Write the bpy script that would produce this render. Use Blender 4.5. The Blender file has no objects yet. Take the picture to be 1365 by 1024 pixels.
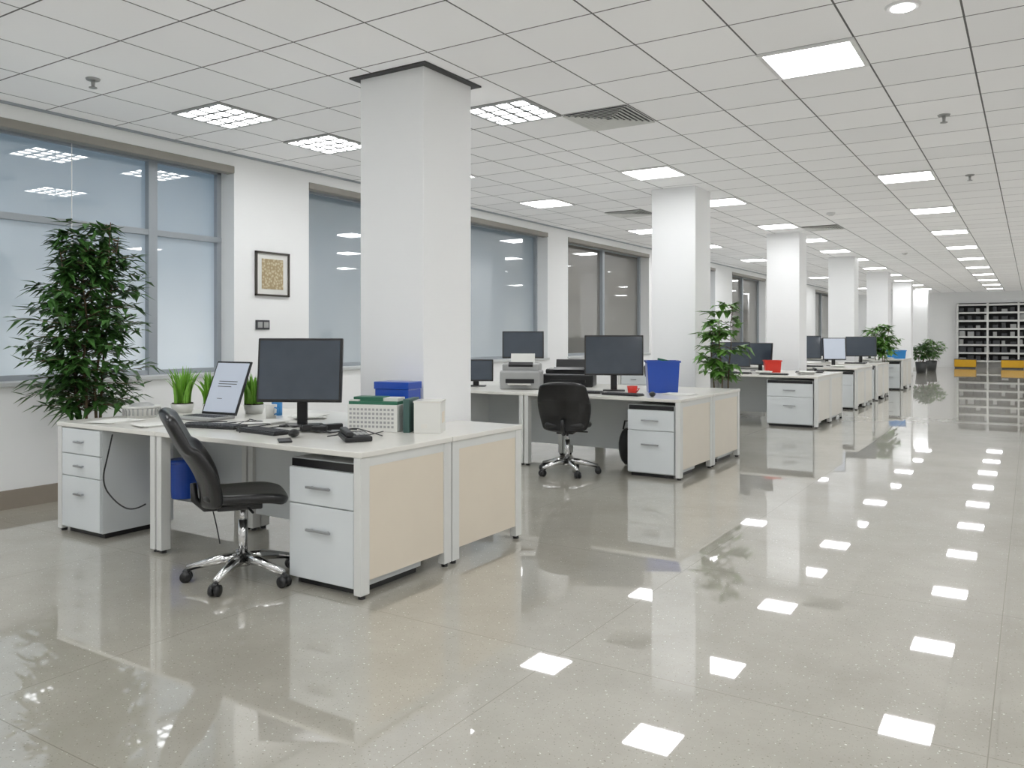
import bpy, bmesh, math, random
from mathutils import Vector, Matrix, Euler
random.seed(7)
SC = bpy.context.scene
COL = SC.collection
PI = math.pi

# ------------------------------------------------------------------ materials
def C(r, g, b):
    def f(c):
        c /= 255.0
        return c/12.92 if c <= 0.04045 else ((c+0.055)/1.055)**2.4
    return (f(r), f(g), f(b), 1.0)

MATS = {}
def mat(name, col, rough=0.5, metal=0.0, var=0.06, scale=6.0, coat=0.0, ior=1.5, bump=0.0, bscale=60.0,
        emit=None, estr=0.0, sub=0.0):
    if name in MATS: return MATS[name]
    m = bpy.data.materials.new(name); m.use_nodes = True
    nt = m.node_tree; N = nt.nodes; L = nt.links
    p = N['Principled BSDF']
    tc = N.new('ShaderNodeTexCoord')
    nz = N.new('ShaderNodeTexNoise'); nz.inputs['Scale'].default_value = scale; nz.inputs['Detail'].default_value = 3
    L.new(tc.outputs['Object'], nz.inputs['Vector'])
    mx = N.new('ShaderNodeMix'); mx.data_type = 'RGBA'
    c2 = tuple(max(0, c*(1-var*2)) for c in col[:3])+(1,)
    c1 = tuple(min(1, c*(1+var)) for c in col[:3])+(1,)
    mx.inputs[6].default_value = c1; mx.inputs[7].default_value = c2
    L.new(nz.outputs['Fac'], mx.inputs[0]); L.new(mx.outputs[2], p.inputs['Base Color'])
    p.inputs['Roughness'].default_value = rough; p.inputs['Metallic'].default_value = metal
    p.inputs['IOR'].default_value = ior; p.inputs['Coat Weight'].default_value = coat
    p.inputs['Coat Roughness'].default_value = 0.05
    if bump:
        n2 = N.new('ShaderNodeTexNoise'); n2.inputs['Scale'].default_value = bscale
        L.new(tc.outputs['Object'], n2.inputs['Vector'])
        b = N.new('ShaderNodeBump'); b.inputs['Strength'].default_value = bump; b.inputs['Distance'].default_value = 0.01
        L.new(n2.outputs['Fac'], b.inputs['Height']); L.new(b.outputs['Normal'], p.inputs['Normal'])
    if emit:
        p.inputs['Emission Color'].default_value = emit; p.inputs['Emission Strength'].default_value = estr
        m.cycles.emission_sampling = 'NONE'
    MATS[name] = m
    return m

wall_m = mat('wall_paint', C(247, 248, 248), 0.6, var=0.010, scale=2)
col_m = mat('column_paint', C(251, 252, 253), 0.5, var=0.005, scale=2)
base_m = mat('baseboard_taupe', C(148, 138, 126), 0.45)
desk_m = mat('desk_laminate', C(232, 230, 223), 0.28, var=0.02, coat=0.3)
cream_m = mat('cream_panel', C(228, 217, 199), 0.4, var=0.02)
leg_m = mat('powder_coated_leg', C(222, 223, 220), 0.35, var=0.02)
cab_m = mat('cabinet_white', C(222, 227, 229), 0.35, var=0.02)
cab2_m = mat('cabinet_body', C(214, 218, 219), 0.4, var=0.02)
chrome_m = mat('chrome', C(215, 215, 215), 0.18, 1.0, var=0.02)
alu_m = mat('aluminium', C(170, 172, 175), 0.3, 0.9, var=0.02)
black_m = mat('black_plastic', C(20, 20, 22), 0.35, var=0.1)
leather_m = mat('black_leather', C(12, 12, 14), 0.28, var=0.1, bump=0.10, bscale=90)
screen_m = mat('screen_glass', C(58, 68, 80), 0.16, var=0.1, coat=0.4)
frame_m = mat('window_frame', C(160, 167, 173), 0.4, 0.2, var=0.03)
blind_m = mat('blind_housing', C(150, 146, 138), 0.5)
sill_m = mat('sill_stone', C(205, 208, 208), 0.3)
dark_m = mat('dark_gap', C(30, 30, 32), 0.7)
blue_m = mat('blue_plastic', C(8, 70, 178), 0.3, var=0.05, coat=0.3)
blue2_m = mat('light_blue_plastic', C(40, 130, 200), 0.35)
red_m = mat('red_plastic', C(215, 45, 28), 0.35)
yellow_m = mat('yellow_box', C(225, 170, 20), 0.45)
paper_m = mat('paper', C(230, 230, 225), 0.8, var=0.03)
greyp_m = mat('grey_plastic', C(168, 169, 168), 0.4)
leaf_m = mat('leaf_dark', C(66, 110, 48), 0.4, var=0.4, scale=9)
leaf2_m = mat('leaf_bright', C(95, 145, 58), 0.42, var=0.25, scale=9)
grass_m = mat('grass_blade', C(125, 185, 60), 0.45, var=0.2, scale=14)
trunk_m = mat('trunk', C(95, 78, 55), 0.7, var=0.2)
soil_m = mat('soil', C(50, 38, 28), 0.9, var=0.3, bump=0.5)
pot_m = mat('pot_dark', C(60, 62, 62), 0.4)
potw_m = mat('pot_white', C(225, 225, 220), 0.3)
green_m = mat('green_folder', C(40, 105, 80), 0.5)
teal_m = mat('teal_board', C(60, 90, 85), 0.5)
tframe_m = mat('picture_frame_wood', C(60, 55, 48), 0.4)
lite_m = mat('louvre', C(235, 235, 235), 0.3)
cable_m = mat('cable_rubber', C(20, 20, 22), 0.5)
key_m = mat('keycap', C(60, 62, 66), 0.5)
tblk_m = mat('trim_black', C(45, 45, 46), 0.5)

def emis(name, col, s):
    m = bpy.data.materials.new(name); m.use_nodes = True
    N = m.node_tree.nodes; N.clear()
    e = N.new('ShaderNodeEmission'); e.inputs[0].default_value = col; e.inputs[1].default_value = s
    o = N.new('ShaderNodeOutputMaterial'); m.node_tree.links.new(e.outputs[0], o.inputs[0])
    return m
panel_m = emis('led_panel', (0.98, 0.99, 1.0, 1), 18.5)

def mnode(N, L, op, a, b=None, c=None):
    n = N.new('ShaderNodeMath'); n.operation = op
    for i, v in enumerate((a, b, c)):
        if v is None: continue
        if isinstance(v, (int, float)): n.inputs[i].default_value = v
        else: L.new(v, n.inputs[i])
    return n.outputs[0]

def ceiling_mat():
    m = bpy.data.materials.new('ceiling_tiles_fill_glow'); m.use_nodes = True
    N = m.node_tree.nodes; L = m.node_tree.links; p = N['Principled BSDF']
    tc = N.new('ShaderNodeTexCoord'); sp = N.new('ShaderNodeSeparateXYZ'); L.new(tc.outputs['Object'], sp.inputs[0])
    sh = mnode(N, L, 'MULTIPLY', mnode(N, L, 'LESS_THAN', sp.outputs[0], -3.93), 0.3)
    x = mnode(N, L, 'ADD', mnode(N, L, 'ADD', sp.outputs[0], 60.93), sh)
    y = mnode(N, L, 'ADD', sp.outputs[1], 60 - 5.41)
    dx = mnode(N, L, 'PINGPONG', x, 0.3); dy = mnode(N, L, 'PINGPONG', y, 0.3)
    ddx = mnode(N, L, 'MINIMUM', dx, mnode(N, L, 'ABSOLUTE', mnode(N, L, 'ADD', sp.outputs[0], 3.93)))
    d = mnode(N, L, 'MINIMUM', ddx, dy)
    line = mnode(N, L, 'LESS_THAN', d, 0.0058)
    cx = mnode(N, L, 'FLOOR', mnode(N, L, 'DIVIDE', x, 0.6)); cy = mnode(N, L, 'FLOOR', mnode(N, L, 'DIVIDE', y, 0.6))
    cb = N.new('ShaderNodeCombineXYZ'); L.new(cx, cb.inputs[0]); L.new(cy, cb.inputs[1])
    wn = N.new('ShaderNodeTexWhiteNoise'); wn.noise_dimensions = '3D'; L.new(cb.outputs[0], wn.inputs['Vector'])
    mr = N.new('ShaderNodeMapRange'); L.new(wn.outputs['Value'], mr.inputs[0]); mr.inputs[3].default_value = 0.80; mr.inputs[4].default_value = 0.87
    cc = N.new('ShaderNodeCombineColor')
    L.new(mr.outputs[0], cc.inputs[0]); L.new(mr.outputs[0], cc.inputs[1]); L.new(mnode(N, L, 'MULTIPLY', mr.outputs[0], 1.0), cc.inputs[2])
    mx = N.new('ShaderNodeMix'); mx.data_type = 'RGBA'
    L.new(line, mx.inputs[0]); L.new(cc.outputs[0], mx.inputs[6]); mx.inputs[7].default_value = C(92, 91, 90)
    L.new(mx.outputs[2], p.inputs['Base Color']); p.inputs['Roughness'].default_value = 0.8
    L.new(mx.outputs[2], p.inputs['Emission Color']); p.inputs['Emission Strength'].default_value = 0.13  # tiles are no lamp; this glow is added as soft room fill
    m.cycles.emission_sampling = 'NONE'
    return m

def floor_mat():
    m = bpy.data.materials.new('polished_floor_tiles'); m.use_nodes = True
    N = m.node_tree.nodes; L = m.node_tree.links; p = N['Principled BSDF']
    tc = N.new('ShaderNodeTexCoord'); sp = N.new('ShaderNodeSeparateXYZ'); L.new(tc.outputs['Object'], sp.inputs[0])
    x = mnode(N, L, 'ADD', sp.outputs[0], 160.12); y = mnode(N, L, 'ADD', sp.outputs[1], 160 - 1.49)
    d = mnode(N, L, 'MINIMUM', mnode(N, L, 'PINGPONG', x, 0.8), mnode(N, L, 'PINGPONG', y, 0.8))
    line = mnode(N, L, 'LESS_THAN', d, 0.0018)
    n1 = N.new('ShaderNodeTexNoise'); n1.inputs['Scale'].default_value = 1.3; n1.inputs['Detail'].default_value = 8; n1.inputs['Roughness'].default_value = 0.7
    L.new(tc.outputs['Object'], n1.inputs['Vector'])
    rr = N.new('ShaderNodeMapRange'); L.new(n1.outputs['Fac'], rr.inputs[0]); rr.inputs[1].default_value = 0.3; rr.inputs[2].default_value = 0.7
    mx = N.new('ShaderNodeMix'); mx.data_type = 'RGBA'; L.new(rr.outputs[0], mx.inputs[0])
    mx.inputs[6].default_value = C(160, 155, 143); mx.inputs[7].default_value = C(182, 178, 166)
    n2 = N.new('ShaderNodeTexNoise'); n2.inputs['Scale'].default_value = 75; n2.inputs['Detail'].default_value = 1
    L.new(tc.outputs['Object'], n2.inputs['Vector'])
    spk = mnode(N, L, 'GREATER_THAN', n2.outputs['Fac'], 0.73)
    m2 = N.new('ShaderNodeMix'); m2.data_type = 'RGBA'; L.new(spk, m2.inputs[0]); L.new(mx.outputs[2], m2.inputs[6]); m2.inputs[7].default_value = C(240, 240, 230)
    n4 = N.new('ShaderNodeTexNoise'); n4.inputs['Scale'].default_value = 105; n4.inputs['Detail'].default_value = 2
    L.new(tc.outputs['Object'], n4.inputs['Vector'])
    spd = mnode(N, L, 'GREATER_THAN', n4.outputs['Fac'], 0.67)
    m4 = N.new('ShaderNodeMix'); m4.data_type = 'RGBA'; L.new(spd, m4.inputs[0]); L.new(m2.outputs[2], m4.inputs[6]); m4.inputs[7].default_value = C(130, 124, 110)
    m3 = N.new('ShaderNodeMix'); m3.data_type = 'RGBA'; L.new(line, m3.inputs[0]); L.new(m4.outputs[2], m3.inputs[6]); m3.inputs[7].default_value = C(138, 132, 120)
    L.new(m3.outputs[2], p.inputs['Base Color'])
    p.inputs['Roughness'].default_value = 0.35; p.inputs['Specular IOR Level'].default_value = 0.15
    p.inputs['IOR'].default_value = 1.5
    p.inputs['Coat Weight'].default_value = 1.0; p.inputs['Coat Roughness'].default_value = 0.022; p.inputs['Coat IOR'].default_value = 2.6
    return m

def glow_glass_mat(name, top, bot, es):
    m = bpy.data.materials.new(name); m.use_nodes = True
    N = m.node_tree.nodes; L = m.node_tree.links; p = N['Principled BSDF']
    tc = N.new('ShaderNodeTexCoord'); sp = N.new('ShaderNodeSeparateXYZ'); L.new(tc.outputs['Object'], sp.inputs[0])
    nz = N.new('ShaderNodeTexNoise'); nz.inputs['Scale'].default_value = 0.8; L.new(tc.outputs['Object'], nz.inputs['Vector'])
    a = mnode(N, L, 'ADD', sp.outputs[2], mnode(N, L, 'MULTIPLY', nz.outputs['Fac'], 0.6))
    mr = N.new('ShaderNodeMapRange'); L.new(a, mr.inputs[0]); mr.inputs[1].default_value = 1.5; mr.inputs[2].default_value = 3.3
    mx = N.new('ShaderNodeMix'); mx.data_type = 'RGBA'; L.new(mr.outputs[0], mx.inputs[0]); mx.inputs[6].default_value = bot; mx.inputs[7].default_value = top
    L.new(mx.outputs[2], p.inputs['Base Color']); p.inputs['Roughness'].default_value = 0.35; p.inputs['IOR'].default_value = 1.5
    L.new(mx.outputs[2], p.inputs['Emission Color']); p.inputs['Emission Strength'].default_value = es  # outside glow painted into the opaque pane, lighter towards the bottom
    m.cycles.emission_sampling = 'NONE'
    p.inputs['Coat Weight'].default_value = 1.0; p.inputs['Coat Roughness'].default_value = 0.008; p.inputs['Coat IOR'].default_value = 2.3
    return m
gl_blue = glow_glass_mat('frosted_glass_blue', C(104, 124, 140), C(186, 196, 203), 0.48)
gl_mid = glow_glass_mat('frosted_glass_grey', C(102, 116, 126), C(154, 164, 170), 0.26)
gl_warm = glow_glass_mat('frosted_glass_warm', C(88, 85, 78), C(112, 110, 102), 0.05)  # warm tint painted in for the room reflecting in the pane

# ------------------------------------------------------------------ mesh helpers
class M:
    def __init__(s): s.bm = bmesh.new()
    def _xf(s, vs, c, rot):
        mt = Matrix.Translation(Vector(c))
        if rot is not None: mt = mt @ Euler(rot).to_matrix().to_4x4()
        bmesh.ops.transform(s.bm, matrix=mt, verts=vs)
    def box(s, c, sz, rot=None, bev=0.0):
        r = bmesh.ops.create_cube(s.bm, size=1.0); vs = r['verts']
        bmesh.ops.scale(s.bm, vec=Vector(sz), verts=vs)
        if bev:
            es = list({e for v in vs for e in v.link_edges})
            rr = bmesh.ops.bevel(s.bm, geom=es, offset=bev, segments=2, affect='EDGES', profile=0.5)
            vs = rr['verts'] + [v for v in vs if v.is_valid]
            vs = list(set(vs))
        s._xf(vs, c, rot); return s
    def bb(s, x0, x1, y0, y1, z0, z1, bev=0.0):
        return s.box(((x0+x1)/2, (y0+y1)/2, (z0+z1)/2), (x1-x0, y1-y0, z1-z0), None, bev)
    def cyl(s, c, r1, r2, h, seg=20, rot=None, caps=True):
        r = bmesh.ops.create_cone(s.bm, cap_ends=caps, segments=seg, radius1=r1, radius2=r2, depth=h)
        s._xf(r['verts'], c, rot); return s
    def sph(s, c, r, sc=(1, 1, 1), seg=14):
        rr = bmesh.ops.create_uvsphere(s.bm, u_segments=seg, v_segments=seg//2+2, radius=r)
        bmesh.ops.scale(s.bm, vec=Vector(sc), verts=rr['verts']); s._xf(rr['verts'], c, None); return s
    def tube(s, pts, rad, seg=6):
        pts = [Vector(p) for p in pts]; rings = []
        for i, p in enumerate(pts):
            d = (pts[min(i+1, len(pts)-1)] - pts[max(i-1, 0)]).normalized()
            u = d.orthogonal().normalized() if i == 0 else (u0 - d*u0.dot(d)).normalized()
            u0 = u; w = d.cross(u)
            r = rad[i] if isinstance(rad, (list, tuple)) else rad
            rings.append([s.bm.verts.new(p + (u*math.cos(2*PI*k/seg) + w*math.sin(2*PI*k/seg))*r) for k in range(seg)])
        for a, b in zip(rings, rings[1:]):
            for k in range(seg):
                s.bm.faces.new((a[k], a[(k+1) % seg], b[(k+1) % seg], b[k]))
        s.bm.faces.new(rings[0][::-1]); s.bm.faces.new(rings[-1]); return s
    def poly(s, pts, z0, z1):
        a = [s.bm.verts.new((x, y, z0)) for x, y in pts]; b = [s.bm.verts.new((x, y, z1)) for x, y in pts]
        n = len(pts); s.bm.faces.new(a[::-1]); s.bm.faces.new(b)
        for i in range(n): s.bm.faces.new((a[i], a[(i+1) % n], b[(i+1) % n], b[i]))
        return s
    def leaf(s, p, d, ln, wd, droop=0.3):
        p = Vector(p); d = Vector(d).normalized(); side = d.cross(Vector((0, 0, 1)))
        if side.length < 0.05: side = Vector((1, 0, 0))
        side.normalize(); up = side.cross(d)
        V = s.bm.verts.new
        b = V(p); m1 = p + d*ln*0.4
        c = V(m1 - up*wd*0.15); l = V(m1 + side*wd*0.5 - up*0.0); r = V(m1 - side*wd*0.5)
        t = V(p + d*ln - Vector((0, 0, 1))*ln*droop)
        for f in ((b, l, c), (b, c, r), (l, t, c), (c, t, r)): s.bm.faces.new(f)
    def obj(s, name, m, parent=None, smooth=False, loc=None):
        bmesh.ops.recalc_face_normals(s.bm, faces=s.bm.faces)
        me = bpy.data.meshes.new(name); s.bm.to_mesh(me); s.bm.free()
        me.materials.append(m)
        if smooth:
            for p in me.polygons: p.use_smooth = True
        o = bpy.data.objects.new(name, me); COL.objects.link(o)
        if parent: o.parent = parent
        if loc: o.location = loc
        return o

def empty(name, loc=(0, 0, 0), rz=0.0):
    e = bpy.data.objects.new(name, None); COL.objects.link(e)
    e.empty_display_size = 0.1; e.location = loc; e.rotation_euler = (0, 0, rz); return e

# ------------------------------------------------------------------ room shell
H = 3.23
XW = -6.85; XR = 3.6; YB = -3.0; YF = 40.0
M().bb(XW-0.3, XR+0.2, YB-0.2, YF+0.2, -0.1, 0).obj('floor', floor_mat())
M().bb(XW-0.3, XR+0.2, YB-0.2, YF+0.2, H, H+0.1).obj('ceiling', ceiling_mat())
M().bb(XR, XR+0.2, YB, YF, 0, H).obj('wall_right', wall_m)
M().bb(XW-0.3, XR+0.2, YB-0.2, YB, 0, H).obj('wall_back', wall_m)
M().bb(XW-0.3, XR+0.2, YF, YF+0.2, 0, H).obj('wall_far', wall_m)
SILL = 1.0; HEAD = 3.08
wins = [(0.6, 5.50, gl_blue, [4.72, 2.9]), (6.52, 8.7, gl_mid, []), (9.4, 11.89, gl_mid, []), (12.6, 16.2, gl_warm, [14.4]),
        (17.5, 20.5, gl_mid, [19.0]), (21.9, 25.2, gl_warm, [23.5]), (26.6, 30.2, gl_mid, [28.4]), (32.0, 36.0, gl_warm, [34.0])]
w = M(); prev = YB
for a, b, _, _ in wins:
    w.bb(XW-0.3, XW, prev, a, 0, H); w.bb(XW-0.3, XW, a, b, 0, SILL); w.bb(XW-0.3, XW, a, b, HEAD, H); prev = b
w.bb(XW-0.3, XW, prev, YF, 0, H)
w.obj('wall_left', wall_m)
M().bb(XW, XW+0.015, YB, YF, 0, 0.15).obj('baseboard_left', base_m)
M().bb(XR-0.015, XR, YB, YF, 0, 0.15).obj('baseboard_right', base_m)
for i, (a, b, g, mull) in enumerate(wins):
    e = empty('window_%d' % (i+1), (0, 0, 0))
    gx = XW-0.25
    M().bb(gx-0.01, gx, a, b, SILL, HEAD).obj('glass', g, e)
    f = M(); t = 0.05
    f.bb(gx, gx+0.05, a, a+t, SILL, HEAD).bb(gx, gx+0.05, b-t, b, SILL, HEAD)
    f.bb(gx, gx+0.05, a, b, SILL, SILL+t).bb(gx, gx+0.05, a, b, HEAD-t, HEAD)
    if i in (0,): f.bb(gx, gx+0.055, a, b, 2.33, 2.385)
    for y in mull: f.bb(gx, gx+0.06, y-0.045, y+0.045, SILL, HEAD)
    f.obj('frame', frame_m, e)
    M().bb(XW-0.25, XW+0.03, a-0.02, b+0.02, SILL-0.03, SILL+0.005, 0.004).obj('sill', sill_m, e)
    M().bb(XW-0.10, XW+0.012, a, b, HEAD-0.055, HEAD+0.02, 0.008).obj('blind_housing', blind_m, e)
    if i == 0:
        M().tube([(XW-0.12, 3.9, HEAD-0.05), (XW-0.12, 3.9, 2.2), (XW-0.12, 3.92, 1.9)], 0.004).obj('blind_cord', lite_m, e)
M().bb(XW, XW+0.02, YB, YF, H-0.02, H).obj('trim_1', frame_m)

# columns
for k in range(7):
    y0 = 4.38 + 5.35*k
    if y0 > 38: break
    e = empty('column', (-3.79, y0+0.28, 0))
    M().bb(-0.29, 0.29, -0.28, 0.28, 0, H, 0.006).obj('shaft', col_m, e)
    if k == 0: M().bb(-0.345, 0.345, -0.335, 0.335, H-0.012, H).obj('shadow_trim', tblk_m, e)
    M().bb(-0.30, 0.30, -0.29, 0.29, 0, 0.08).obj('skirting', leg_m, e)

# ceiling lights
def ceiling_light(x, y, louvre=False):
    e = empty('ceiling_light_panel', (x, y, H))
    f = M()
    for s in (-1, 1):
        f.bb(-0.3, 0.3, s*0.285-0.015, s*0.285+0.015, -0.014, 0); f.bb(s*0.285-0.015, s*0.285+0.015, -0.27, 0.27, -0.014, 0)
    if louvre:
        for k in (-1, 0, 1):
            f.bb(-0.27, 0.27, k*0.138-0.016, k*0.138+0.016, -0.016, -0.006)
            f.bb(k*0.138-0.016, k*0.138+0.016, -0.27, 0.27, -0.016, -0.006)
    f.obj('frame', greyp_m if louvre else lite_m, e)
    M().bb(-0.27, 0.27, -0.27, 0.27, -0.006, -0.003).obj('diffuser', panel_m, e)
rowA = [-1.5, 0.9, 3.11, 5.71, 10.51, 13.51, 16.51, 19.51, 22.51, 25.51, 28.51, 31.51, 34.51, 37.51]  # last panel before the visible ones added unseen to brighten the near column
rowB = [-0.9, 1.51, 5.71, 8.71, 11.11, 14.11, 16.51, 18.91, 21.31, 24.31, 27.31, 30.31, 33.31, 36.31]  # panel just ahead of the visible ones is added, unseen fill for the column
rowC = [-0.3, 2.11, 4.51, 5.71, 7.51, 9.91, 13.51, 16.51, 20.11, 23.71, 27.3, 30.9, 34.5, 38.1]  # here too the panel just out of view is added as column fill
for y in rowA: ceiling_light(-1.23, y)
for y in rowA: ceiling_light(1.77, y)
for y in rowB: ceiling_light(-3.63, y, louvre=(y == 5.71))
for y in rowC: ceiling_light(-5.73, y, louvre=(3 < y < 6))

# air diffusers
for (x, y) in ((-3.03, 6.31), (-3.03, 14.71), (-5.13, 11.41)):
    e = empty('air_vent', (x, y, H))
    M().bb(-0.285, 0.285, -0.285, 0.285, -0.004, 0).obj('plenum', key_m, e)
    f = M()
    for s in (0.28, 0.24, 0.20, 0.16, 0.12, 0.08, 0.04):
        for q in (-1, 1):
            f.box((0, q*s, -0.012), (2*s+0.02, 0.026, 0.004), (-q*0.3, 0, 0)); f.box((q*s, 0, -0.012), (0.026, 2*s+0.02, 0.004), (0, q*0.3, 0))
    f.obj('vanes', leg_m, e)
for (x, y) in ((-5.71, 3.35), (-0.62, 7.73), (-0.6, 10.78)):
    e = empty('ceiling_sprinkler', (x, y, H))
    M().cyl((0, 0, -0.006), 0.045, 0.05, 0.012).cyl((0, 0, -0.035), 0.012, 0.014, 0.05).cyl((0, 0, -0.065), 0.028, 0.028, 0.006).obj('head', greyp_m, e, True)
for (x, y) in ((-2.56, 13.0), (-2.4, 20.2)):
    e = empty('smoke_detector', (x, y, H))
    M().cyl((0, 0, -0.012), 0.06, 0.065, 0.024).cyl((0, 0, -0.035), 0.03, 0.05, 0.025).obj('body', lite_m, e, True)
e = empty('recessed_downlight', (-0.61, 5.05, H))
M().cyl((0, 0, -0.006), 0.085, 0.095, 0.012, 28).obj('rim', lite_m, e)
M().cyl((0, 0, -0.014), 0.06, 0.06, 0.005, 28).obj('lamp', panel_m, e)

# ------------------------------------------------------------------ desks
DZ = 0.77
def desk(x0, x1, y0, y1, front=True, aisle=True, notch=None, em=None):
    """front=True: user sits on the -Y side, modesty panel on +Y side"""
    cx, cy = (x0+x1)/2, (y0+y1)/2
    e = empty('office_desk', (cx, cy, 0))
    X0, X1, Y0, Y1 = x0-cx, x1-cx, y0-cy, y1-cy
    pts = [(X0, Y0), (X1, Y0), (X1, Y1)]
    if notch:
        a, b, c = notch[0]-cx, notch[1]-cx, notch[2]-cy
        pts += [(b, Y1), (b, c), (a, c), (a, Y1)]
    pts += [(X0, Y1)]
    t = M(); t.poly(pts, DZ-0.03, DZ)
    o = t.obj('desktop', desk_m, e)
    bv = o.modifiers.new('b', 'BEVEL'); bv.width = 0.004; bv.segments = 2
    l = M(); pw = 0.07
    for sx in (X0+0.03, X1-0.03):
        for sy in (Y0+0.038, Y1-0.038):
            l.box((sx, sy, (DZ-0.03+0.02)/2+0.0), (0.05, pw, DZ-0.05), None, 0.004)
    l.bb(X0+0.01, X0+0.05, Y0+0.06, Y1-0.06, DZ-0.08, DZ-0.03).bb(X1-0.05, X1-0.01, Y0+0.06, Y1-0.06, DZ-0.08, DZ-0.03)
    l.obj('legs', leg_m, e)
    ft = M()
    for sx in (X0+0.03, X1-0.03):
        for sy in (Y0+0.038, Y1-0.038): ft.cyl((sx, sy, 0.01), 0.02, 0.02, 0.02, 12)
    ft.obj('feet', black_m, e)
    if aisle:
        M().bb(X1-0.04, X1-0.012, Y0+0.073, Y1-0.073, 0.09, DZ-0.03).obj('end_panel', em or cream_m, e)
    if front:
        M().bb(X0+0.055, X1-0.055, Y1-0.045, Y1-0.025, 0.12, DZ-0.03).obj('modesty_panel', cab2_m, e)

def pedestal(x0, x1, y0, depth, h, nd, face=-1):
    cx = (x0+x1)/2; cy = y0 + depth/2
    e = empty('drawer_pedestal', (cx, cy, 0), 0 if face < 0 else PI)
    W = (x1-x0)/2; D = depth/2
    M().bb(-W, W, -D+0.02, D, 0.035, h, 0.003).obj('carcass', cab2_m, e)
    b = M().bb(-W+0.02, W-0.02, -D+0.05, D-0.02, 0.0, 0.036)
    if nd == 2: b.bb(-W+0.01, W-0.01, -D+0.012, -D+0.03, h-0.045, h-0.003)
    b.obj('plinth', black_m, e)
    fr = M(); hd = M()
    if nd == 2: segs = [(0.045, 0.45), (0.456, h-0.05)]
    else: segs = [(0.045, 0.40), (0.406, 0.555), (0.561, h-0.004)]
    for (a, c) in segs:
        fr.bb(-W+0.002, W-0.002, -D, -D+0.02, a, c, 0.003)
        hz = (a+c)/2 + ((c-a)*0.18 if (c-a) > 0.25 else 0)
        hd.box((0, -D-0.022, hz), (0.18 if nd == 2 else 0.10, 0.014, 0.014), None, 0.003)
        for q in (-0.06, 0.06):
            hd.box((q*(1 if nd == 2 else 0.55), -D-0.01, hz), (0.01, 0.025, 0.01))
    fr.obj('drawer_fronts', cab_m, e); hd.obj('handles', alu_m, e)

def cluster(xe, xm, xl, y0, y1, notch=None, em=None, pedw=0.485):
    ym = (y0+y1)/2
    desk(xm+0.003, xe, y0, ym-0.003, True, True, None, em)
    desk(xm+0.003, xe, ym+0.003, y1, False, True, notch, em)
    desk(xl, xm-0.003, y0, ym-0.003, True, False)
    desk(xl, xm-0.003, ym+0.003, y1, False, False)
    pedestal(xe-0.075-pedw, xe-0.075, y0+0.025, 0.56, 0.70, 2)
    if not notch: pedestal(xe-0.56, xe-0.075, y1-0.57, 0.55, 0.70, 2, 1)
    pedestal(xl+0.068, xl+0.53, y0+0.0, 0.56, 0.735, 3)

cluster(-2.93, -4.68, -5.82, 3.15, 4.74, notch=(-4.10, -3.48, 4.36))
cluster(-2.80, -4.55, -5.9, 7.38, 9.25, em=mat('pale_panel', C(230, 222, 208), 0.4, var=0.02))
pw_m = mat('white_panel', C(226, 223, 215), 0.4, var=0.02)
cluster(-2.66, -4.45, -5.9, 12.6, 14.5, em=pw_m, pedw=0.68)
cluster(-2.70, -4.40, -5.8, 16.1, 17.8, em=pw_m, pedw=0.6)
cluster(-2.72, -4.30, -5.8, 18.6, 20.2, em=pw_m)
cluster(-2.72, -4.30, -5.8, 22.6, 24.3, em=pw_m)

# ------------------------------------------------------------------ chairs
def surf(nu, nv, fn, thick, name, m, parent, sub=1):
    bm = bmesh.new(); g = [[bm.verts.new(fn(i/nu*2-1, j/nv)) for i in range(nu+1)] for j in range(nv+1)]
    for j in range(nv):
        for i in range(nu): bm.faces.new((g[j][i], g[j][i+1], g[j+1][i+1], g[j+1][i]))
    me = bpy.data.meshes.new(name); bm.to_mesh(me); bm.free(); me.materials.append(m)
    for p in me.polygons: p.use_smooth = True
    o = bpy.data.objects.new(name, me); COL.objects.link(o); o.parent = parent
    s = o.modifiers.new('s', 'SOLIDIFY'); s.thickness = thick; s.offset = 0
    q = o.modifiers.new('q', 'SUBSURF'); q.levels = 2; q.render_levels = 2
    return o

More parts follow.
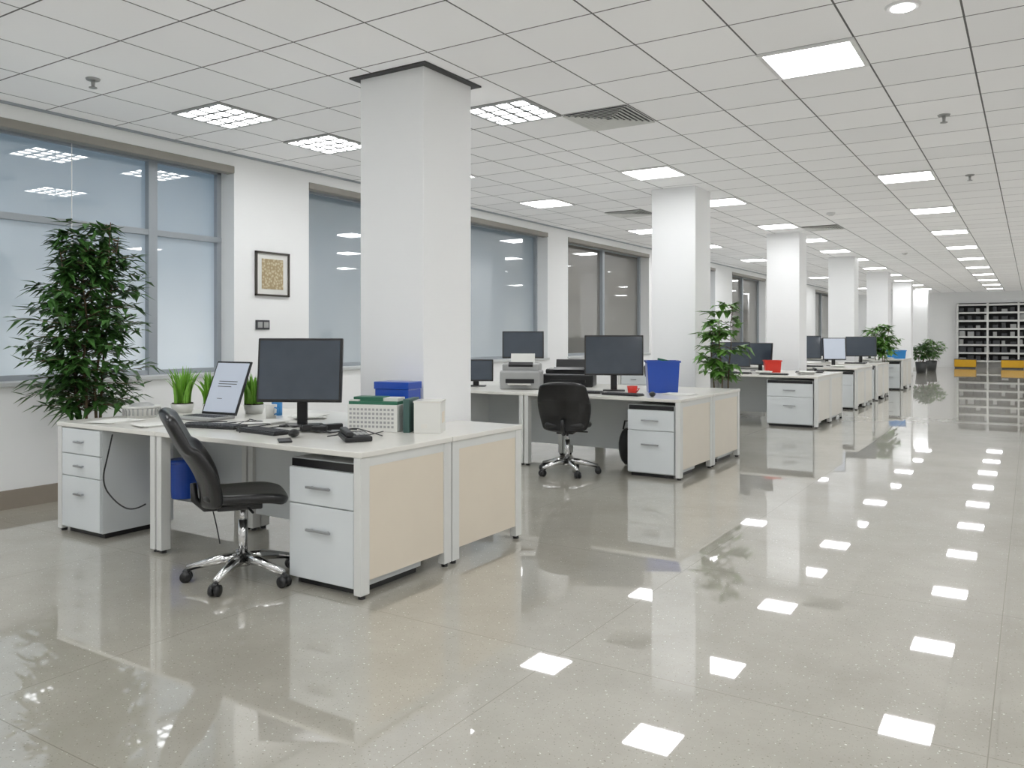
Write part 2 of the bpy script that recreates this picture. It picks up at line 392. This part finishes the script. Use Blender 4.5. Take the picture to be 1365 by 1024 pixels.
def office_chair(x, y, rz, tilt=0.26, spin=0.3, bh=0.5):
    e = empty('office_chair', (x, y, 0), rz)
    b = M()
    for k in range(5):
        a = spin + 2*PI*k/5; ca, sa = math.cos(a), math.sin(a)
        b.tube([(0.02*ca, 0.02*sa, 0.125), (0.12*ca, 0.12*sa, 0.12), (0.30*ca, 0.30*sa, 0.078)], [0.034, 0.029, 0.018], 8)
    b.cyl((0, 0, 0.12), 0.045, 0.035, 0.07)
    b.cyl((0, 0, 0.24), 0.026, 0.026, 0.2).cyl((0, 0, 0.36), 0.016, 0.016, 0.12)
    b.obj('star_base', chrome_m, e, True)
    c = M()
    for k in range(5):
        a = spin + 2*PI*k/5; ca, sa = math.cos(a), math.sin(a)
        for s in (-1, 1):
            c.cyl((0.305*ca - s*0.017*sa, 0.305*sa + s*0.017*ca, 0.031), 0.031, 0.031, 0.02, 16, (PI/2, 0, a+0.0))
        c.sph((0.305*ca, 0.305*sa, 0.054), 0.022)
    c.obj('castors', black_m, e, True)
    mch = M().box((0, -0.02, 0.425), (0.17, 0.24, 0.035), None, 0.008)
    mch.tube([(0, -0.1, 0.42), (0, -0.2, 0.42), (0, -0.255, 0.47), (0, -0.262, 0.56)], [0.022, 0.024, 0.022, 0.018], 8)
    mch.tube([(0.06, 0.02, 0.42), (0.2, 0.04, 0.415)], 0.007)
    mch.obj('mechanism', black_m, e, True)
    def seat(u, v):
        yy = -0.22 + 0.46*v; wv = 0.235*(1-0.12*(2*v-1)**4) * (1 - 0.08*(1-v))
        z = 0.478 + 0.02*abs(u)**3 - 0.05*max(0, v-0.75)**1.5*4 + 0.05*max(0, 0.2-v)*2
        if abs(u) > 0.9: z -= 0.01
        return (u*wv, yy - 0.03*abs(u)**4*(1 if v > .5 else -1), z)
    surf(10, 10, seat, 0.055, 'seat_cushion', leather_m, e)
    def back(u, v):
        z = 0.43 + bh*v
        wv = 0.18 + 0.085*math.sin(PI*(0.12+0.70*v))
        yy = -0.205 + 0.03*math.sin(PI*min(1, v*1.6)) - tilt*v**1.25
        yy += 0.085*abs(u)**2.2*(1-0.4*v)
        z -= 0.035*abs(u)**3 * (1 if v > 0.6 else -0.6)
        return (u*wv, yy, z)
    surf(10, 12, back, 0.055, 'backrest', leather_m, e)
office_chair(-3.76, 3.08, -math.radians(36), 0.22, 0.72, 0.55)
office_chair(-3.91, 7.18, math.radians(18), 0.10, 0.2, 0.50)
office_chair(-4.9, 12.3, math.radians(-20), 0.12, 0.2)

# ------------------------------------------------------------------ plants
def pot(e, r, h, m=pot_m):
    M().cyl((0, 0, h/2), r*0.78, r, h, 28).obj('pot', m, e, True)
    M().cyl((0, 0, h+0.002), r*0.9, r*0.9, 0.01, 24).obj('soil', soil_m, e)

def ficus(name, x, y, hgt, rad, zlo, ntwig, lf, lw, m, potr=0.19, poth=0.36, droop=0.5, base=0.0, stems=5, prof=None, potm=pot_m, rnd=1):
    R = random.Random(rnd)
    e = empty(name, (x, y, base)); pot(e, potr, poth, potm)
    st = M(); lv = M(); paths = []
    for k in range(stems):
        a = 2*PI*k/stems + R.random(); br = potr*0.4
        pts = []
        hh = hgt*(0.82 + 0.18*R.random()) if k else hgt*0.97
        for j in range(7):
            f = j/6
            sp = br + rad*0.35*f**1.3
            pts.append(Vector((math.cos(a)*sp + R.uniform(-.02, .02), math.sin(a)*sp + R.uniform(-.02, .02), poth + (hh-poth)*f)))
        paths.append(pts); st.tube(pts, [0.014*(1-0.75*j/6) for j in range(7)], 6)
    for i in range(ntwig):
        f = (i+R.random())/ntwig
        z = zlo + (hgt-zlo)*f
        pts = R.choice(paths)
        ff = max(0, min(5.999, (z-poth)/(hgt-poth)*6)); j = int(ff); p = pts[j].lerp(pts[j+1], ff-j)
        rr = rad*(prof(f) if prof else (0.35 + 0.65*math.sin(PI*min(1, 0.15+f*0.8))))
        a = R.uniform(0, 2*PI); ln = rr*R.uniform(0.45, 1.15)
        d = Vector((math.cos(a), math.sin(a), R.uniform(0.1, 0.7))).normalized()
        end = Vector((math.cos(a)*ln, math.sin(a)*ln, p.z + ln*d.z*0.5))
        q = [p, p.lerp(end, 0.5) + Vector((0, 0, 0.03)), end]
        st.tube(q, [0.005, 0.004, 0.002], 4)
        n = R.randint(9, 14)
        for k in range(n):
            t = 0.2 + 0.8*k/(n-1); pp = q[0].lerp(q[1], t*2) if t < 0.5 else q[1].lerp(q[2], t*2-1)
            aa = a + R.choice((-1, 1))*R.uniform(0.3, 1.3)
            dd = Vector((math.cos(aa), math.sin(aa), R.uniform(-0.4, 0.6)))
            lv.leaf(pp, dd, lf*R.uniform(0.7, 1.2), lw*R.uniform(0.8, 1.2), droop*R.uniform(0.1, 1))
    st.obj('stems', trunk_m, e, True); lv.obj('leaves', m, e)
    return e
ficus('potted_ficus_tree', -6.20, 3.60, 2.32, 0.44, 0.80, 250, 0.14, 0.05, leaf_m, potr=0.15, poth=0.34, rnd=3,
      prof=lambda f: 0.76+0.24*math.sin(PI*min(1, f*1.3)) if f < 0.75 else 0.90-2.3*(f-0.75))
ficus('potted_pothos_plant', -3.13, 9.55, 1.80, 0.30, 0.95, 40, 0.13, 0.075, leaf2_m, 0.15, 0.34, 0.6, stems=3, rnd=5)
ficus('potted_shrub', -3.12, 21.6, 1.62, 0.40, 0.9, 44, 0.2, 0.09, leaf2_m, 0.18, 0.4, 0.5, stems=4, rnd=8)
ficus('potted_shrub', -3.4, 33.2, 1.15, 0.42, 0.5, 40, 0.2, 0.08, leaf_m, 0.2, 0.4, 0.4, stems=4, rnd=9)
ficus('potted_shrub', -3.25, 35.2, 1.2, 0.42, 0.5, 40, 0.2, 0.08, leaf2_m, 0.2, 0.4, 0.4, stems=4, rnd=10)

def grass(x, y, h, n, r=0.08, rnd=1):
    R = random.Random(rnd); e = empty('potted_grass_plant', (x, y, DZ)); pot(e, r, 0.07, potw_m)
    g = M()
    for i in range(n):
        a = R.uniform(0, 2*PI); q = R.uniform(0, r*0.8); hh = h*R.uniform(0.7, 1.0)
        b = Vector((math.cos(a)*q, math.sin(a)*q, 0.07)); out = Vector((math.cos(a), math.sin(a), 0))
        s = out.cross(Vector((0, 0, 1))) if R.random() < .5 else Vector((R.uniform(-1, 1), R.uniform(-1, 1), 0)).normalized()
        w0 = R.uniform(0.014, 0.021); lean = R.uniform(0.0, 0.4)
        prev = None
        for k in range(5):
            f = k/4; c = b + out*(lean*h*f*f) + Vector((0, 0, hh*f - lean*0.1*f*f)); ww = w0*(1-f**2)+0.0008
            l = g.bm.verts.new(c + s*ww); rr = g.bm.verts.new(c - s*ww)
            if prev: g.bm.faces.new((prev[0], prev[1], rr, l))
            prev = (l, rr)
    g.obj('blades', grass_m, e)
grass(-5.66, 4.05, 0.31, 60, 0.09, 1); grass(-5.47, 4.20, 0.27, 60, 0.09, 2); grass(-5.12, 4.30, 0.27, 55, 0.08, 3)

# ------------------------------------------------------------------ monitors etc
def monitor(x, y, rz, w=0.54, h=0.36, zb=0.13, tilt=0.12, m=screen_m):
    e = empty('computer_monitor', (x, y, DZ), rz)
    M().box((0, 0.02, 0.006), (0.24, 0.18, 0.012), None, 0.004).obj('foot', black_m, e)
    M().box((0, 0.05, zb/2+0.07), (0.07, 0.025, zb+0.13), None, 0.006).obj('neck', black_m, e)
    s = M().box((0, 0, 0), (w, 0.03, h), None, 0.006).box((0, 0.022, 0), (w*0.6, 0.025, h*0.6), None, 0.01).obj('housing', black_m, e)
    s.location = (0, 0.005, zb+h/2); s.rotation_euler = (-tilt, 0, 0)
    d = M().bb(-w/2+0.016, w/2-0.016, -0.0175, -0.0145, -h/2+0.02, h/2-0.016).obj('display', m, e)
    d.location = s.location; d.rotation_euler = s.rotation_euler
def keyboard(x, y, rz, w=0.42):
    e = empty('keyboard', (x, y, DZ), rz)
    M().box((0, 0, 0.009), (w, 0.14, 0.018), None, 0.004).obj('body', black_m, e)
    k = M(); n = 15
    for i in range(n):
        for j in range(5): k.box((-w/2+0.02+(w-0.04)*i/(n-1), -0.052+0.026*j, 0.021), (w/n*0.75, 0.02, 0.007))
    k.obj('keys', key_m, e)
def mouse(x, y, rz):
    e = empty('computer_mouse', (x, y, DZ), rz)
    M().sph((0, 0, 0.0), 0.05, (0.62, 1.0, 0.5)).obj('shell', black_m, e, True).location = (0, 0, 0.025)
def papers(x, y, rz, n=6):
    e = empty('paper_stack', (x, y, DZ), rz); p = M(); R = random.Random(int(x*100))
    for i in range(n): p.box((R.uniform(-.02, .02), R.uniform(-.02, .02), 0.002+0.003*i), (0.21, 0.29, 0.0028), (0, 0, R.uniform(-.3, .3)))
    p.obj('sheets', paper_m, e)
def phone(x, y, rz):
    e = empty('desk_phone', (x, y, DZ), rz)
    M().box((0, 0, 0.025), (0.16, 0.18, 0.03), (0.10, 0, 0), 0.008).obj('base', black_m, e)
    M().box((-0.05, 0, 0.055), (0.045, 0.18, 0.025), (0.10, 0, 0), 0.01).obj('handset', black_m, e)
    k = M()
    for i in range(3):
        for j in range(4): k.box((0.0+i*0.026, -0.05+j*0.028, 0.042), (0.018, 0.016, 0.006), (0.10, 0, 0))
    k.obj('buttons', greyp_m, e)
def cable(name, pts, r=0.004):
    cu = bpy.data.curves.new(name, 'CURVE'); cu.dimensions = '3D'; cu.bevel_depth = r; cu.bevel_resolution = 2
    s = cu.splines.new('NURBS'); s.points.add(len(pts)-1)
    for i, p in enumerate(pts): s.points[i].co = (*p, 1)
    s.use_endpoint_u = True; s.order_u = 3
    cu.materials.append(cable_m); o = bpy.data.objects.new(name, cu); COL.objects.link(o)
def binder_bin(name, x, y, z, rz, w, d, h, m, tap=0.9):
    e = empty(name, (x, y, z), rz)
    t = 0.008; b = bmesh.new()
    def ring(sx, sy, zz): return [b.verts.new((sx*i, sy*j, zz)) for i, j in ((-1, -1), (1, -1), (1, 1), (-1, 1))]
    o0 = ring(w/2*tap, d/2*tap, 0); o1 = ring(w/2, d/2, h); i1 = ring(w/2-t, d/2-t, h); i0 = ring(w/2*tap-t, d/2*tap-t, t)
    b.faces.new(o0[::-1]); b.faces.new(i0)
    for A, B in ((o0, o1), (o1, i1), (i1, i0)):
        for k in range(4): b.faces.new((A[k], A[(k+1) % 4], B[(k+1) % 4], B[k]))
    mm = M(); mm.bm.free(); mm.bm = b
    for q in (-1, 1):
        mm.box((q*(w/2+0.004), 0, h-0.01), (0.014, d+0.02, 0.02)); mm.box((0, q*(d/2+0.004), h-0.01), (w+0.02, 0.014, 0.02))
    mm.obj('tub', m, e)
    return e

# --- desk cluster 1
monitor(-4.14, 3.86, math.radians(28), 0.58, 0.43, 0.16, 0.10)
e = empty('laptop', (-5.09, 3.84, DZ), math.radians(4))
M().box((0, -0.02, 0.012), (0.36, 0.25, 0.02), None, 0.005).obj('keyboard_deck', greyp_m, e)
kk = M()
for i in range(13):
    for j in range(5): kk.box((-0.155+i*0.0258, -0.06+j*0.026, 0.0235), (0.02, 0.02, 0.003))
kk.obj('keys', key_m, e)
lid = empty('lid', (0, 0.11, 0.022)); lid.parent = e; lid.rotation_euler = (math.radians(-22), 0, 0)
M().bb(-0.18, 0.18, 0, 0.014, 0, 0.42, 0.004).obj('lid_shell', black_m, lid)
doc_m = mat('screen_document', C(195, 203, 216), 0.3, var=0.05, scale=3, emit=C(200, 210, 228), estr=0.15)
M().bb(-0.165, 0.165, -0.003, 0.001, 0.018, 0.405).obj('lid_display', doc_m, lid)
tx = M()
for j in range(3): tx.bb(-0.09, 0.10-0.05*(j == 2), -0.0045, -0.0025, 0.255-0.02*j, 0.260-0.02*j)
tx.bb(-0.06, -0.01, -0.0045, -0.0025, 0.12, 0.124)
tx.obj('lid_text', key_m, lid)
keyboard(-4.55, 3.50, math.radians(12)); keyboard(-4.05, 3.48, math.radians(-6), 0.40)
mouse(-3.72, 3.42, 0.5)
papers(-4.46, 3.80, 0.1); papers(-5.0, 3.40, -0.2, 4); papers(-4.5, 4.3, 0.7)
phone(-3.30, 3.50, 1.0)
e = empty('mobile_phone', (-3.62, 3.26, DZ), 0.9)
M().box((0, 0, 0.006), (0.075, 0.15, 0.010), None, 0.004).obj('body', black_m, e)
e = empty('power_adapter_pile', (-3.80, 3.75, DZ))
pp = M(); R = random.Random(4)
for i in range(9):
    pp.box((R.uniform(-.12, .06), R.uniform(-.10, .12), 0.02+R.uniform(0, .012)), (R.uniform(.04, .12), R.uniform(.03, .08), 0.03), (0, 0, R.uniform(0, 3)), 0.005)
pp.obj('adapters', black_m, e)
for i in range(9):
    x0 = -4.7+0.16*i; y0 = 3.4+0.05*(i % 3)
    cable('desk_cable', [(x0+R.uniform(-.2, .2), y0+R.uniform(-.1, .4), DZ+0.006+R.uniform(0, .025)) for _ in range(6)], 0.0035)
e = empty('wire_basket', (-5.60, 3.66, DZ))
M().cyl((0, 0, 0.035), 0.10, 0.13, 0.07, 24).cyl((0, 0, 0.08), 0.135, 0.135, 0.012, 24).obj('basket', potw_m, e)
kk = M()
for k in range(24): kk.box((0.126*math.cos(k*PI/12), 0.126*math.sin(k*PI/12), 0.045), (0.01, 0.01, 0.05), (0, 0, k*PI/12))
kk.cyl((0, 0, 0.09), 0.11, 0.06, 0.03, 16); kk.obj('ribs', greyp_m, e)
e = empty('coffee_mug', (-4.72, 4.12, DZ))
M().cyl((0, 0, 0.05), 0.036, 0.042, 0.1, 24).obj('cup', potw_m, e, True)
M().tube([(0.038, 0, 0.08), (0.07, 0, 0.075), (0.072, 0, 0.04), (0.038, 0, 0.03)], 0.006).obj('handle', blue2_m, e, True)
e = empty('glass_jar', (-4.86, 4.3, DZ))
M().cyl((0, 0, 0.06), 0.04, 0.04, 0.12, 20).cyl((0, 0, 0.13), 0.03, 0.03, 0.02, 20).obj('jar', blue2_m, e, True)
papers(-5.45, 3.36, 0.2, 3)
e = empty('file_organizer_box', (-3.55, 3.98, DZ), math.radians(18))
M().bb(-0.17, 0.17, -0.10, 0.10, 0, 0.17, 0.004).obj('body', paper_m, e)
s = M()
for i in range(12):
    for j in range(5): s.bb(-0.155+0.026*i, -0.14+0.026*i, -0.102, -0.099, 0.025+0.027*j, 0.039+0.027*j)
s.obj('perforations', greyp_m, e)
M().bb(-0.165, 0.165, -0.09, 0.10, 0.17, 0.19).bb(-0.15, 0.05, -0.05, 0.07, 0.19, 0.215).obj('green_folders', green_m, e)
M().bb(0.05, 0.15, -0.04, 0.08, 0.19, 0.21).bb(-0.16, -0.10, -0.085, -0.06, 0.19, 0.2).obj('white_cards', paper_m, e)
e = empty('ring_binder', (-3.34, 4.06, DZ), math.radians(22))
M().bb(-0.02, 0.02, -0.12, 0.1, 0, 0.21, 0.003).obj('cover', teal_m, e)
e = empty('white_carton', (-3.21, 4.08, DZ), math.radians(28))
M().bb(-0.085, 0.085, -0.09, 0.09, 0, 0.19, 0.003).obj('body', paper_m, e)
M().bb(-0.088, 0.088, -0.092, 0.092, 0.19, 0.20).bb(-0.04, 0.0, -0.0925, -0.089, 0.03, 0.06).obj('lid', desk_m, e)
M().bb(0.0855, 0.087, -0.05, 0.04, 0.06, 0.13).obj('label', cream_m, e)
e = empty('blue_storage_box', (-3.60, 4.23, DZ), math.radians(8))
M().bb(-0.13, 0.13, -0.08, 0.08, 0, 0.25, 0.004).bb(-0.136, 0.136, -0.086, 0.086, 0.25, 0.30, 0.004).obj('body', blue_m, e)
e = empty('blue_waste_bin', (-5.04, 3.62, 0.24))
M().cyl((0, 0, 0.13), 0.085, 0.105, 0.26, 28, None, False).cyl((0, 0, 0.005), 0.085, 0.085, 0.01, 28).obj('bucket', blue_m, e, True)
M().cyl((0, 0, 0.255), 0.112, 0.112, 0.02, 28).obj('rim', blue_m, e, True)
M().tube([(-0.06, 0.02, 0.26), (-0.05, 0.06, 0.4), (0.0, 0.09, 0.49)], 0.004).tube([(0.06, 0.02, 0.26), (0.05, 0.06, 0.4), (0.0, 0.09, 0.49)], 0.004).bb(-0.04, 0.04, 0.09, 0.277, 0.485, 0.5).obj('hook', chrome_m, e)
cable('power_cable', [(-5.16, 3.16, 0.72), (-5.14, 3.12, 0.6), (-5.19, 3.1, 0.4), (-5.05, 3.12, 0.28), (-4.90, 3.14, 0.24), (-4.78, 3.15, 0.3)], 0.005)
cable('power_cable', [(-5.86, 3.35, 0.76), (-5.89, 3.3, 0.6), (-5.87, 3.3, 0.35), (-5.98, 3.3, 0.22), (-5.95, 3.32, 0.1), (-5.88, 3.3, 0.01)], 0.005)
cable('power_cable', [(-4.62, 3.3, 0.72), (-4.58, 3.4, 0.5), (-4.55, 3.5, 0.2), (-4.5, 3.5, 0.01)], 0.004)

# --- desk cluster 2
monitor(-3.86, 8.15, math.radians(26), 0.64, 0.44, 0.17, 0.08)
monitor(-5.38, 8.72, math.radians(30), 0.52, 0.34, 0.32, 0.06)
monitor(-5.6, 8.0, math.radians(30), 0.42, 0.26, 0.06, 0.1)
def printer(x, y, rz, m, w=0.46, d=0.4, h=0.3, tm=greyp_m):
    e = empty('desktop_printer', (x, y, DZ), rz)
    M().box((0, 0, h*0.35), (w, d, h*0.7), None, 0.02).box((0, 0.03, h*0.82), (w*0.92, d*0.8, h*0.3), None, 0.02).obj('body', m, e)
    M().box((0, -d/2, h*0.32), (w*0.7, 0.02, h*0.16)).box((0, -d/2+0.09, h*0.93), (w*0.6, 0.06, 0.03), (0.5, 0, 0)).obj('slot', black_m, e)
    M().box((0, -d/2-0.04, h*0.2), (w*0.55, 0.12, 0.01), (-0.15, 0, 0)).box((0, 0.09, h+0.04), (w*0.6, 0.01, 0.12), (-0.3, 0, 0)).obj('tray', tm, e)
printer(-4.92, 7.95, math.radians(25), greyp_m, tm=paper_m); printer(-4.66, 8.62, math.radians(20), black_m, 0.60, 0.38, 0.22, black_m)
b = binder_bin('blue_recycling_crate', -3.34, 8.25, DZ, math.radians(28), 0.34, 0.28, 0.34, blue_m)
M().box((0, 0, 0.31), (0.24, 0.2, 0.02), (0.1, 0, 0.2)).box((0.05, 0, 0.335), (0.16, 0.12, 0.02), (0.1, 0.2, 0.6)).obj('contents', green_m, b)
e = empty('red_cup', (-3.52, 7.88, DZ)); M().cyl((0, 0, 0.04), 0.045, 0.055, 0.08, 20).tube([(0.05, 0, 0.06), (0.08, 0, 0.055), (0.05, 0, 0.02)], 0.006).obj('cup', red_m, e, True)
keyboard(-4.0, 7.68, math.radians(10)); keyboard(-3.5, 7.60, -0.1); mouse(-3.18, 7.6, 0.3); papers(-4.38, 7.75, 0.1); papers(-3.05, 8.0, 1.4, 4)
phone(-4.3, 8.1, 0.4)
e = empty('black_backpack', (-3.62, 7.98, 0.0))
M().sph((0, 0, 0.20), 0.2, (0.5, 0.4, 1.0)).obj('body', black_m, e, True)
M().tube([(-.05, 0, .38), (-.03, 0, .47), (.03, 0, .47), (.05, 0, .38)], 0.01).obj('handle', black_m, e, True)

# --- cluster 3
monitor(-4.22, 13.35, math.radians(20), 0.66, 0.42, 0.08, 0.2); monitor(-3.92, 14.0, math.radians(-15), 0.5, 0.38, 0.10, 0.1)
b = binder_bin('red_crate', -3.60, 13.65, DZ, 0.4, 0.26, 0.2, 0.2, red_m)
for i, (x, y) in enumerate(((-3.95, 12.9), (-3.35, 12.8), (-3.05, 13.8))): keyboard(x, y, 0.1*i)
papers(-3.62, 13.2, 0.3, 12); papers(-2.95, 13.2, 0.1, 16); papers(-4.6, 12.95, 0.1, 10); phone(-3.0, 14.2, 0.4)
# --- cluster 4
monitor(-3.85, 16.95, math.radians(18), 0.66, 0.46, 0.14, 0.08)
monitor(-3.30, 17.1, math.radians(30), 0.45, 0.44, 0.12, 0.1, doc_m)
papers(-3.1, 16.4, 0.2, 12); keyboard(-3.6, 16.5, 0.1); papers(-4.1, 16.5, 0.1, 8)
# --- cluster 5
monitor(-3.18, 19.4, math.radians(20), 0.64, 0.44, 0.14, 0.08); keyboard(-3.2, 18.8, 0.0); papers(-3.7, 18.9, 0.2, 10); papers(-2.95, 19.8, 0.2, 14)
monitor(-3.9, 19.4, math.radians(15), 0.6, 0.4, 0.14, 0.08)
# --- cluster 6
binder_bin('light_blue_crate', -3.0, 23.5, DZ, 0.2, 0.46, 0.35, 0.22, blue2_m)
monitor(-3.6, 23.3, math.radians(20), 0.6, 0.4, 0.14, 0.08); papers(-3.1, 22.9, 0.2, 12); papers(-3.9, 22.85, 0.2, 10)

# ------------------------------------------------------------------ wall items
pic_m = bpy.data.materials.new('ornament_print'); pic_m.use_nodes = True
N = pic_m.node_tree.nodes; L = pic_m.node_tree.links; p = N['Principled BSDF']
tc = N.new('ShaderNodeTexCoord'); vo = N.new('ShaderNodeTexVoronoi'); vo.inputs['Scale'].default_value = 34
L.new(tc.outputs['Object'], vo.inputs['Vector']); cr = N.new('ShaderNodeValToRGB'); L.new(vo.outputs['Distance'], cr.inputs[0])
cr.color_ramp.elements[0].color = C(220, 212, 180); cr.color_ramp.elements[1].color = C(165, 145, 108); cr.color_ramp.elements[1].position = 0.6
L.new(cr.outputs[0], p.inputs['Base Color'])
e = empty('framed_picture', (XW, 5.99, 2.03))
f = M()
for s in (-1, 1):
    f.bb(0, 0.025, -0.23, 0.23, s*0.225-0.010, s*0.225+0.010); f.bb(0, 0.025, s*0.22-0.010, s*0.22+0.010, -0.235, 0.235)
f.obj('frame', tframe_m, e)
M().bb(0, 0.010, -0.22, 0.22, -0.225, 0.225).obj('mat_board', paper_m, e)
M().bb(0.010, 0.013, -0.145, 0.145, -0.16, 0.16).obj('print', pic_m, e)
e = empty('light_switch', (XW, 5.86, 1.49))
M().bb(0, 0.014, -0.09, 0.09, -0.05, 0.05, 0.003).obj('plate', key_m, e)
M().bb(0.014, 0.02, -0.07, -0.01, -0.03, 0.03).bb(0.014, 0.02, 0.01, 0.07, -0.03, 0.03).obj('rockers', greyp_m, e)

# ------------------------------------------------------------------ far end shelving
e = empty('storage_shelving', (-1.2, YF-0.3, 0))
M().bb(-1.5, 3.0, 0.24, 0.28, 0.25, 2.75).obj('back_panel', dark_m, e)
s = M()
for k in range(8): s.bb(-1.5, 3.0, -0.1, 0.24, 0.25+k*0.34, 0.32+k*0.34)
for k in range(5): s.bb(-1.5+k*1.11, -1.43+k*1.11, -0.11, 0.24, 0, 2.75)
s.obj('shelves', leg_m, e)
R = random.Random(2); bx = M(); by = M()
for k in range(7):
    for j in range(14):
        (bx if R.random() < 0.7 else by).bb(-1.4+j*0.31, -1.4+j*0.31+R.uniform(.12, .25), 0.0, 0.2, 0.32+k*0.34, 0.32+k*0.34+R.uniform(.1, .24))
bx.obj('boxes_dark', key_m, e); by.obj('boxes_light', greyp_m, e)
for x in (-2.35, -0.65):
    b = empty('yellow_storage_bench', (x, YF-0.75, 0))
    M().bb(-0.4, 0.4, -0.2, 0.2, 0.05, 0.36, 0.02).obj('box', yellow_m, b)
    M().bb(-0.38, 0.38, -0.18, 0.18, 0, 0.05).bb(-0.41, 0.41, -0.21, 0.21, 0.36, 0.385, 0.01).obj('base', key_m, b)

# ------------------------------------------------------------------ camera, world
cam = bpy.data.cameras.new('camera'); co = bpy.data.objects.new('camera', cam); COL.objects.link(co)
cam.sensor_width = 36; cam.lens = 36*1089/1365; cam.shift_y = -65/1365
co.location = (0, 0, 1.38); co.rotation_euler = (PI/2, 0, math.radians(32.45))
cam.clip_end = 200
SC.camera = co
wd = bpy.data.worlds.new('world'); SC.world = wd; wd.use_nodes = True
wd.node_tree.nodes['Background'].inputs[0].default_value = (0.5, 0.6, 0.8, 1); wd.node_tree.nodes['Background'].inputs[1].default_value = 0.3
SC.view_settings.view_transform = 'Standard'; SC.view_settings.exposure = 0.0; SC.view_settings.gamma = 1.06
